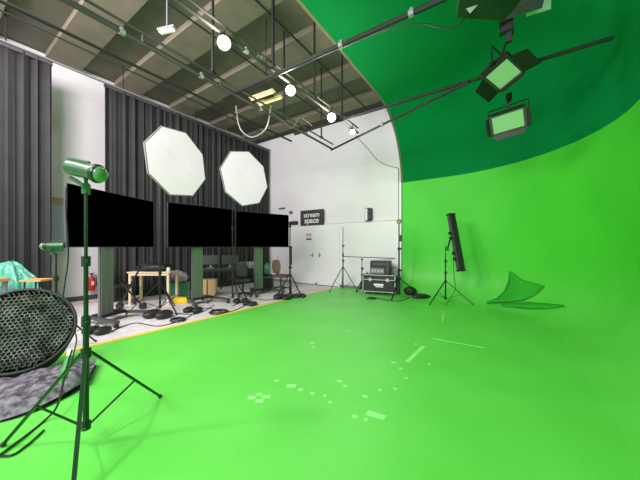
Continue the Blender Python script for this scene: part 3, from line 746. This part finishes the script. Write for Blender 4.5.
# tripods / sandbags
def sandbag(px, t_, rz, label, z=0., s=1.):
    x, y = cw((px-320)/FPX*t_, t_)
    t = thing('sandbag', label, 'sandbag', (x, y, z), rz, 'black sandbags on the stands')
    for k in (-1, 1):
        mb = MB(); bmesh.ops.create_uvsphere(mb.bm, u_segments=14, v_segments=8, radius=1)
        for v in mb.bm.verts: v.co = Vector((v.co.x*.10*s+k*.10*s, v.co.y*.15*s, max(v.co.z, -.8)*.065*s+.052*s))
        mb.build('pouch', 'black', t, smooth=True)
    MB().path([(-.06*s, 0, .09*s), (0, 0, .16*s), (.06*s, 0, .09*s)], .012*s).build('handle', 'dgrey', t)
sandbag(158, 5.45, .4, 'black sandbag at the foot of the left octagonal softbox stand', s=1.35)
sandbag(283, 7.35, .2, 'black sandbag at the foot of the stand beside the white doors', s=1.3)
sandbag(299, 7.6, 1.1, 'smaller black sandbag right of the stand beside the white doors', s=1.)
sandbag(241, 6.9, .9, 'black sandbag by the foot of the right octagonal softbox stand', s=1.)
sandbag(250, 6.6, .1, 'black sandbag on the concrete nearest the yellow edge, before the far screen', s=.9)
sandbag(97, 4.45, .5, 'black sandbag on the concrete in front of the nearest screen column', s=1.)
sandbag(193, 5.9, .5, 'black sandbag in front of the middle screen column', s=1.)
st = stand(290, 7.62, 2.05, .62, .42, 'black tripod stand beside the white doors at the edge of the far screen', a0=YAW-.52, r=.02)
MB().box((0, 0, 2.02), (.05, .05, .16)).build('head', 'black', st)
MB().box((0.02, 0, 1.15), (.07, .06, .5), bev=.01).build('cable_bundle', 'black', st)
# coiled cables
def coil(px, py, R, label, z=0., m='black'):
    p = FL(px, py, z)
    pts = []
    for k in range(72):
        a = k*2*PI/24; rr = R*(1-.07*(k//24))+.008*math.sin(a*3+k)
        pts.append((rr*math.cos(a), rr*math.sin(a), .014+.012*(k/24)))
    tag(MB().path(pts, .013).build('cable_coil', m, loc=p), label, 'cable coil', 'coiled cables on the floor')
coil(219, 313, .19, 'black cable coil on the concrete before the middle screen')
coil(178, 321, .13, 'black cable coil nearest the yellow edge, right of the left softbox stand')
def floor_cable(pts, label, z=.008, r=.009): cable([FL(a, b, z) for a, b in pts], r, label)
floor_cable([(112, 331), (135, 323), (160, 326), (186, 318), (205, 308), (228, 312), (250, 303)], 'black cable snaking over the concrete under the screens')
floor_cable([(118, 318), (140, 314), (170, 313), (196, 314), (214, 305)], 'black cable lying straighter under the nearest and middle screens')
floor_cable([(232, 306), (252, 299), (268, 300), (284, 296), (300, 293)], 'black cable on the concrete by the far screen')
# lattice stand left below the table (folding x-frame)
x, y = cw((131-320)/FPX*6.2, 6.2)
t = thing('folding_trolley', 'black folding x-frame trolley left of the cream wooden table', 'trolley', (x, y, 0), YAW)
MB().bar((-.26, 0, .06), (.22, 0, .96), .03, .03).build('frame_bar', 'metal_black', t)
MB().bar((.26, .03, .06), (-.26, .03, .6), .03, .03).build('frame_bar', 'metal_black', t)
MB().tube((.22, -.1, .96), (.22, .1, .96), .015).build('handle', 'black', t)
for s in (-1, 1): MB().tube((s*.26, -.03, .07), (s*.26, .05, .07), .07, n=16).build('wheel', 'black', t)
# ------------------------------------------------------------------ back wall things
def text_mesh(s, size, name, m, parent, loc, rot, ext=.002, bold=0.):
    cu = bpy.data.curves.new(name, 'FONT'); cu.body = s; cu.size = size; cu.extrude = ext; cu.offset = bold; cu.align_x = 'CENTER'; cu.align_y = 'CENTER'
    o = bpy.data.objects.new('tmp', cu); COL.objects.link(o)
    dg = bpy.context.evaluated_depsgraph_get(); me = bpy.data.meshes.new_from_object(o.evaluated_get(dg))
    bpy.data.objects.remove(o); bpy.data.curves.remove(cu)
    me.materials.clear(); me.materials.append(M[m])
    r = bpy.data.objects.new(name, me); COL.objects.link(r); r.parent = parent; r.location = loc; r.rotation_euler = rot
    return r
YW = YB-.002
def onwall(px, py, Y=YB):
    u = (px-320)/FPX; tt = Y/(u*sn+cs); return P(px, py, tt)
a, b = onwall(300.5, 226, 8.24), onwall(323.5, 210.5, 8.24)
t = thing('wall_sign', 'dark sign reading stream space on the white back wall', 'sign', ((a.x+b.x)/2, 8.25, max((a.z+b.z)/2, 2.27+.22)))
sw, sh = b.x-a.x, onwall(312, 210.8, 8.24).z-onwall(312, 226, 8.24).z
MB().box((0, 0, 0), (sw, .04, sh), bev=.005).build('board', 'sign', t)
text_mesh('stream', sh*.46, 'lettering', 'white', t, (0, -.024, sh*.17), (PI/2, 0, 0), bold=.004)
text_mesh('space', sh*.52, 'lettering', 'white', t, (0, -.024, -sh*.20), (PI/2, 0, 0), bold=.006)
for px, py, w_, h_, lab in ((282.5, 208.5, .30, .045, 'thin dark bar fixed high on the back wall left of the sign'), (291.5, 212.5, .12, .10, 'small grey box on the back wall just left of the sign')):
    p = onwall(px, py); t = thing('wall_box', lab, 'box', (p.x, YB-.04, p.z)); MB().box((0, 0, 0), (w_, .07, h_), bev=.006).build('body', 'dgrey', t); MB().box((0, -.038, 0), (w_*.6, .006, h_*.5)).build('cover', 'grey', t)
p = onwall(295.5, 223.5)
t = thing('door_closer_box', 'black oblong device on top of the white lining left of the sign', 'box', (p.x, YB-.09, 2.262)); MB().box((0, 0, .07), (.30, .12, .14), bev=.01).build('body', 'black', t); MB().box((.06, -.063, .07), (.1, .006, .05)).build('cover', 'dgrey', t)
a, b = onwall(304, 240, 8.26), onwall(313.5, 232, 8.26)
t = thing('door_notice', 'small pink and white notice on the left door leaf', 'notice', ((a.x+b.x)/2, 8.262, (a.z+b.z)/2-.02))
MB().box((0, 0, 0), (.30, .006, .27)).build('sheet', 'white', t)
MB().box((0, -.005, .07), (.27, .004, .09)).build('print', 'pink', t); MB().box((0, -.005, -.03), (.25, .004, .03)).build('print', 'pink', t); MB().box((0.01, -.005, -.10), (.24, .004, .05)).build('print', 'black', t)
p = onwall(370, 215)
t = thing('wall_speaker', 'small black and white loudspeaker mounted on the back wall', 'speaker', (p.x, YB-.10, p.z))
MB().box((0, 0, 0), (.20, .19, .42), bev=.01).build('cabinet', 'black', t); MB().box((-.045, -.097, 0), (.08, .012, .38), bev=.003).build('front_panel', 'white', t)
MB().tube((.045, -.092, .08), (.045, -.10, .08), .03, n=16).tube((.045, -.092, -.07), (.045, -.10, -.07), .04, n=16).build('driver', 'dgrey', t)
MB().path([(0, .05, -.2), (0, .08, -.35), (0, .09, -.62)], .012).build('power_lead', 'grey', t); MB().box((0, .075, -.78), (.05, .04, .16), bev=.006).build('plug_box', 'dgrey', t)
# boom stand left
st = stand(343, 8.7, 2.0, .72, .50, 'tripod stand with side arm in front of the white back wall', a0=YAW-.52, r=.016, z0=ZG, m='dgrey')
e = P(395, 259, 8.45); o_ = st.location
MB().tube((0, 0, EYE-.32), (e.x-o_.x, e.y-o_.y, EYE-.37), .012).tube((0, 0, EYE-.32), (0, 0, EYE-.22), .03).build('side_arm', 'dgrey', st)
stt = stand(362, 8.55, 1.0, .3, .26, 'short stand propping the side arm left of the flight case', a0=.2, r=.018, z0=ZG)
MB().ball((0, 0, 1.0), .035).build('head', 'black', stt)
# flight case + amplifier on top
pc = FL(381, 293.5, ZG)
tc = math.radians(18)
def flight_case(loc, rz, W, Dp, H, label, name='flight_case', logo=True, legs=True):
    t = thing(name, label, 'case', loc, rz)
    z0 = .09 if legs else .0
    MB().box((0, 0, z0+H/2), (W-.02, Dp-.02, H-.02)).build('shell', 'black', t)
    fr = MB()
    for sx in (-1, 1):
        for sy in (-1, 1): fr.bar((sx*W/2, sy*Dp/2, z0), (sx*W/2, sy*Dp/2, z0+H), .022, .022)
        for zz in (z0, z0+H): fr.bar((sx*W/2, -Dp/2, zz), (sx*W/2, Dp/2, zz), .03, .03)
    for sy in (-1, 1):
        for zz in (z0, z0+H, z0+H*.72): fr.bar((-W/2, sy*Dp/2, zz), (W/2, sy*Dp/2, zz), .018, .018)
    fr.build('edge_trim', 'alu', t)
    for sx in (-1, 1):
        for sy in (-1, 1):
            for zz in (z0, z0+H): MB().ball((sx*W/2, sy*Dp/2, zz), .032, n=8).build('corner_ball', 'grey', t)
            if legs: MB().tube((sx*W*.4, sy*Dp*.35-.02, .04), (sx*W*.4, sy*Dp*.35+.02, .04), .04, n=12).build('caster', 'black', t)
    for sx in (-1, 1): MB().box((sx*W*.27, -Dp/2-.006, z0+H*.72), (.07, .02, .09)).build('latch', 'alu', t)
    if logo: MB().box((0, -Dp/2+.002, z0+H*.42), (W*.3, .02, H*.13)).box((W*.02, -Dp/2+.0, z0+H*.30), (W*.24, .02, H*.05)).build('logo', 'white', t)
    return t
xx, yy2 = cw((380.5-320)/FPX*8.15, 8.15)
flight_case((xx, yy2, ZG), math.radians(10), .92, .52, .48, 'large black flight case with silver edges before the white wall')
x2, y2 = cw((381-320)/FPX*8.17, 8.17)
t = thing('amplifier_rack', 'smaller black equipment rack standing on the large flight case', 'rack', (x2, y2, ZG+.585), math.radians(10))
MB().box((0, 0, .20), (.56, .40, .38), bev=.01).build('cabinet', 'black', t)
MB().box((-.06, -.205, .10), (.38, .012, .15)).build('front_panel', 'grey', t)
for k in range(4): MB().tube((-.20+.09*k, -.21, .10), (-.20+.09*k, -.235, .10), .02, n=10).build('knob', 'white', t)
MB().box((.23, -.18, .22), (.05, .05, .36)).build('corner_guard', 'dgrey', t)
MB().box((0, -.205, .30), (.40, .012, .06)).build('handle_strip', 'dgrey', t)
x3, y3 = cw((394-320)/FPX*8.0, 8.0)
t = thing('headphones', 'round black headphones lying on the flight case beside the rack', 'headphones', (x3-.0, y3+.05, ZG+.60), .4)
MB().path([(.09*math.cos(a), 0, .10+.09*math.sin(a)) for a in [k*PI/10-.3 for k in range(14)]], .010).build('headband', 'black', t)
for s in (-1, 1): MB().tube((s*.09, 0, .055), (s*.06, 0, .055), .045, n=14).build('ear_cup', 'grey', t)
# tall stand at the arch post with ring clamp
st = stand(399, 7.55, 2.02, .52, .58, 'tall black tripod stand with round clamp on top where white and green walls meet', a0=math.radians(30), r=.022, z0=ZG)
MB().path([(.05*math.cos(a), 0, 2.08+.05*math.sin(a)) for a in [k*PI/8 for k in range(16)]], .018, closed=True).build('ring_clamp', 'brown_rim', st)
MB().ball((0, 0, 2.08), .03).build('ring_core', 'yellow', st)
MB().box((.03, 0, 1.62), (.08, .06, .18), bev=.01).build('cable_bundle', 'black', st)
# black bag and cable heap on the green floor
x, y = cw((410-320)/FPX*7.7, 7.7); blob('equipment_bag', (x, y, ZG+.05), (.17, .12, .13), 'black', 'small black bag slumped in the cove right of the tall corner stand', 'bag', 3, .2)
x, y = cw((421-320)/FPX*7.4, 7.4); blob('sandbag_roll', (x, y, ZG+.0), (.24, .11, .07), 'black', 'flat black sandbag on the green floor between two tripods', 'sandbag', 5, .2, rz=YAW)
x, y = cw((372-320)/FPX*7.3, 7.3); blob('adapter', (x, y, ZG), (.12, .05, .03), 'black', 'small black power adapter on the green floor before the flight case', 'adapter', 6, .2, rz=.4)
floor_cable([(366, 299), (376, 298), (386, 300), (399, 301), (410, 297), (420, 293)], 'black cable on the green floor around the tall corner stand', z=ZG+.009)
# light bar on tripod
st = stand(445.5, 6.85, 1.42, .52, .52, 'slim black tripod stand under the tilted light bar on the green floor', r=.014, z0=ZG, feet=[(.6*math.cos(math.radians(a_)), .6*k_*math.sin(math.radians(a_))) for a_, k_ in ((5, 1), (125, .55), (245, 1))])
a, b = P(451, 215, 6.85), P(461, 270, 6.55)
c = (a+b)/2; d = b-a; q = d.to_track_quat('Z', 'Y').to_matrix()
t = thing('light_bar', 'long black light bar tilted on the slim tripod by the green wall', 'studio light', c)
xa = (r_+f_*.2).normalized(); za = d.normalized(); ya = za.cross(xa).normalized(); xa = ya.cross(za); rot = Matrix((xa, ya, za)).transposed(); L = d.length
MB().box((0, 0, 0), (.18, .10, L), rot, bev=.012).build('housing', 'dgrey', t)
mb = MB()
for k in range(15): mb.box(rot @ Vector((0, -.053 if ya.dot(-f_) < 0 else .053, -L/2+L*(k+.5)/15)), (.14, .006, L/15*.93), rot)
mb.build('led_strip', 'black', t)
for s in (-1, 1): MB().box(rot @ Vector((0, 0, s*(L/2+.015))), (.19, .11, .03), rot).build('end_cap', 'black', t)
for z in (.42, .28, -.10, -.22): MB().box(rot @ Vector((-.12, 0, z)), (.07, .06, .07), rot, bev=.01).build('bracket', 'black', t)
j = P(447.5, 249, 6.83)-c
MB().tube(rot @ Vector((-.13, 0, -.10)), j, .02).box(j, (.05, .05, .09)).build('swivel', 'black', t)
cable([P(453, 250, 6.9), P(454, 275, 6.9), P(455, 290, 6.9), FL(446, 305, ZG+.01)], .007, 'thin cable hanging from the light bar to the floor')
# ------------------------------------------------------------------ shadows in the cove corner, modelled as dark green sheets
def cyc_pt(px, py, off=.0):
    # nearest hit of the view ray with the cyclorama lower profile (by marching)
    u = (px-320)/FPX; v = (HORI-py)/FPX
    x1_, y1_ = cw(u, 1)
    last = None
    t_ = 3.
    while t_ < 12:
        X, Y, Z = x1_*t_, y1_*t_, EYE+v*t_
        if Z <= ZG+off: break
        # distance inward from the wall
        if Y > cy and X > cx: di = R1-math.hypot(X-cx, Y-cy)
        elif X > cx: di = CXR-X
        else: di = YC-Y
        if Z < ZG+RF and di < RF: ins = RF-math.hypot(RF-di, 0) ; sd = RF-math.hypot(RF-di, ZG+RF-Z)
        else: sd = min(di, Z-ZG)
        if sd <= off: break
        t_ += .004
    return Vector((x1_*t_, y1_*t_, EYE+v*t_))
def painted_shadow(polypx, label, lift, seed):  # dark green sheet following the outline of a shadow on the cove
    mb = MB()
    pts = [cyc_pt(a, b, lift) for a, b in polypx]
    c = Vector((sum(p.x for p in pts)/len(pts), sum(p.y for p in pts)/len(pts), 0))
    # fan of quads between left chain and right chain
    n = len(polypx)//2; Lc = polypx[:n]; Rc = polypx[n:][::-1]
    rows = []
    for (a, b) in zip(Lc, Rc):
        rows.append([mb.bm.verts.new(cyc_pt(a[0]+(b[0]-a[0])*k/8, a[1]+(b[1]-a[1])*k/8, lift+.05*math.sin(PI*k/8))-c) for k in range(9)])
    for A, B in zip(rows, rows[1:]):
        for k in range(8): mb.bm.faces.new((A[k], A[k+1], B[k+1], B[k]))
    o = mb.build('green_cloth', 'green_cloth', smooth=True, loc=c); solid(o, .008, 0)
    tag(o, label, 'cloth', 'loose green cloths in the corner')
painted_shadow([(486, 302), (497, 298), (504, 291), (508, 282), (509, 276), (509.5, 271), (511, 272), (522, 280), (545, 286), (535, 295), (522, 301), (487, 303)], 'upright darker green cloth peak against the curve of the green wall', .02, 1)
painted_shadow([(500, 304), (528, 302), (552, 304), (564, 305), (564, 306), (550, 309), (528, 309), (502, 306)], 'darker green cloth tail lying flat before the upright cloth peak', .006, 2)
# ------------------------------------------------------------------ tape marks on the green floor
def tape(px0, py0, px1, py1, wd, label, grp='pale tape marks on the green floor'):
    a, b = FL(px0, py0, ZG), FL(px1, py1, ZG); c = (a+b)/2; d = (b-a)
    o = MB().box((0, 0, .0012), (max(d.length, .03), wd*.8, .0024)).build('tape_mark', 'pale_tape', loc=c)
    o.rotation_euler = (0, 0, math.atan2(d.y, d.x))
    tag(o, label, 'tape mark', grp)
tape(432.5, 338.5, 484, 347.7, .035, 'longest pale tape line on the green floor, farthest right')
tape(424, 346, 407, 362, .07, 'pale tape strip slanting towards the camera, left of the longest line')
tape(367, 412.5, 385, 418, .085, 'broad pale tape strip nearest the camera')
tape(440, 316, 447, 315.5, .05, 'small pale tape crossbar below the light bar tripod')
tape(443.5, 311, 442.5, 321, .04, 'small pale tape upright below the light bar tripod')
Z2 = lambda x, y: (230+x/2.37, 330+y/2.37)
spots = [(195, 30, 6, 'tape dab high up, left of centre'), (198, 40, 4, ''), (278, 2, 4, ''), (110, 120, 5, ''), (145, 132, 11, ''), (167, 141, 6, ''), (195, 150, 5, ''), (225, 155, 4, ''), (237, 171, 4, ''),
         (260, 121, 6, ''), (272, 132, 5, ''), (320, 157, 6, ''), (355, 142, 4, ''), (391, 139, 5, ''), (388, 77, 6, ''), (405, 91, 5, ''), (441, 33, 4, ''), (418, 113, 3, ''), (472, 80, 3, ''), (295, 205, 6, ''), (322, 212, 4, ''),
         (52, 160, 9, ''), (70, 152, 6, ''), (86, 158, 9, ''), (70, 168, 9, '')]
names = ['upper of two small pale dabs far left of the slanting strip', 'lower of two small pale dabs far left of the slanting strip', 'tiny pale dab farthest back on the green floor', 'small pale dab at the left start of the dotted row',
 'widest pale dab of the dotted row', 'pale dab just right of the widest one in the dotted row', 'fourth pale dab along the dotted row', 'fifth pale dab along the dotted row', 'last pale dab of the dotted row, nearest the camera',
 'larger upper dab of the pair in the middle of the floor', 'smaller lower dab of the pair in the middle of the floor', 'pale dab midway above the broad strip', 'tiny pale dab right of the one above the broad strip', 'pale dab rightmost in the middle of the floor, below the slanting strip',
 'pale dab just left of the slanting strip end', 'pale dab just below the slanting strip end', 'tiny dab left of the slanting strip top', 'tiny dab below the slanting strip, alone', 'tiny dab under the longest line', 'thin pale dab left of the broad strip', 'tiny dab at the left end of the broad strip',
 'leftmost patch of the four-patch cluster', 'top patch of the four-patch cluster', 'rightmost patch of the four-patch cluster', 'lowest patch of the four-patch cluster']
for (x, y, s, _), nm in zip(spots, names):
    a = Z2(x-s, y); b = Z2(x+s, y); tape(a[0], a[1], b[0], b[1]+.3, .03+.004*s, nm)
# red tape line on the concrete
a, b = FL(297, 291.6), FL(336, 288.4); c = (a+b)/2; d = b-a
o = MB().box((0, 0, .001), (d.length, .05, .002)).build('floor_tape', 'red_tape', loc=c); o.rotation_euler = (0, 0, math.atan2(d.y, d.x)); tag(o, 'faded red tape line on the concrete before the white doors', 'tape')
o = MB().box((0, 0, .001), (.05, 2.2, .002)).build('floor_tape', 'red_tape', loc=(XL+.5, 2.2, 0)); tag(o, 'faded red tape line on the concrete below the fire extinguisher', 'tape')
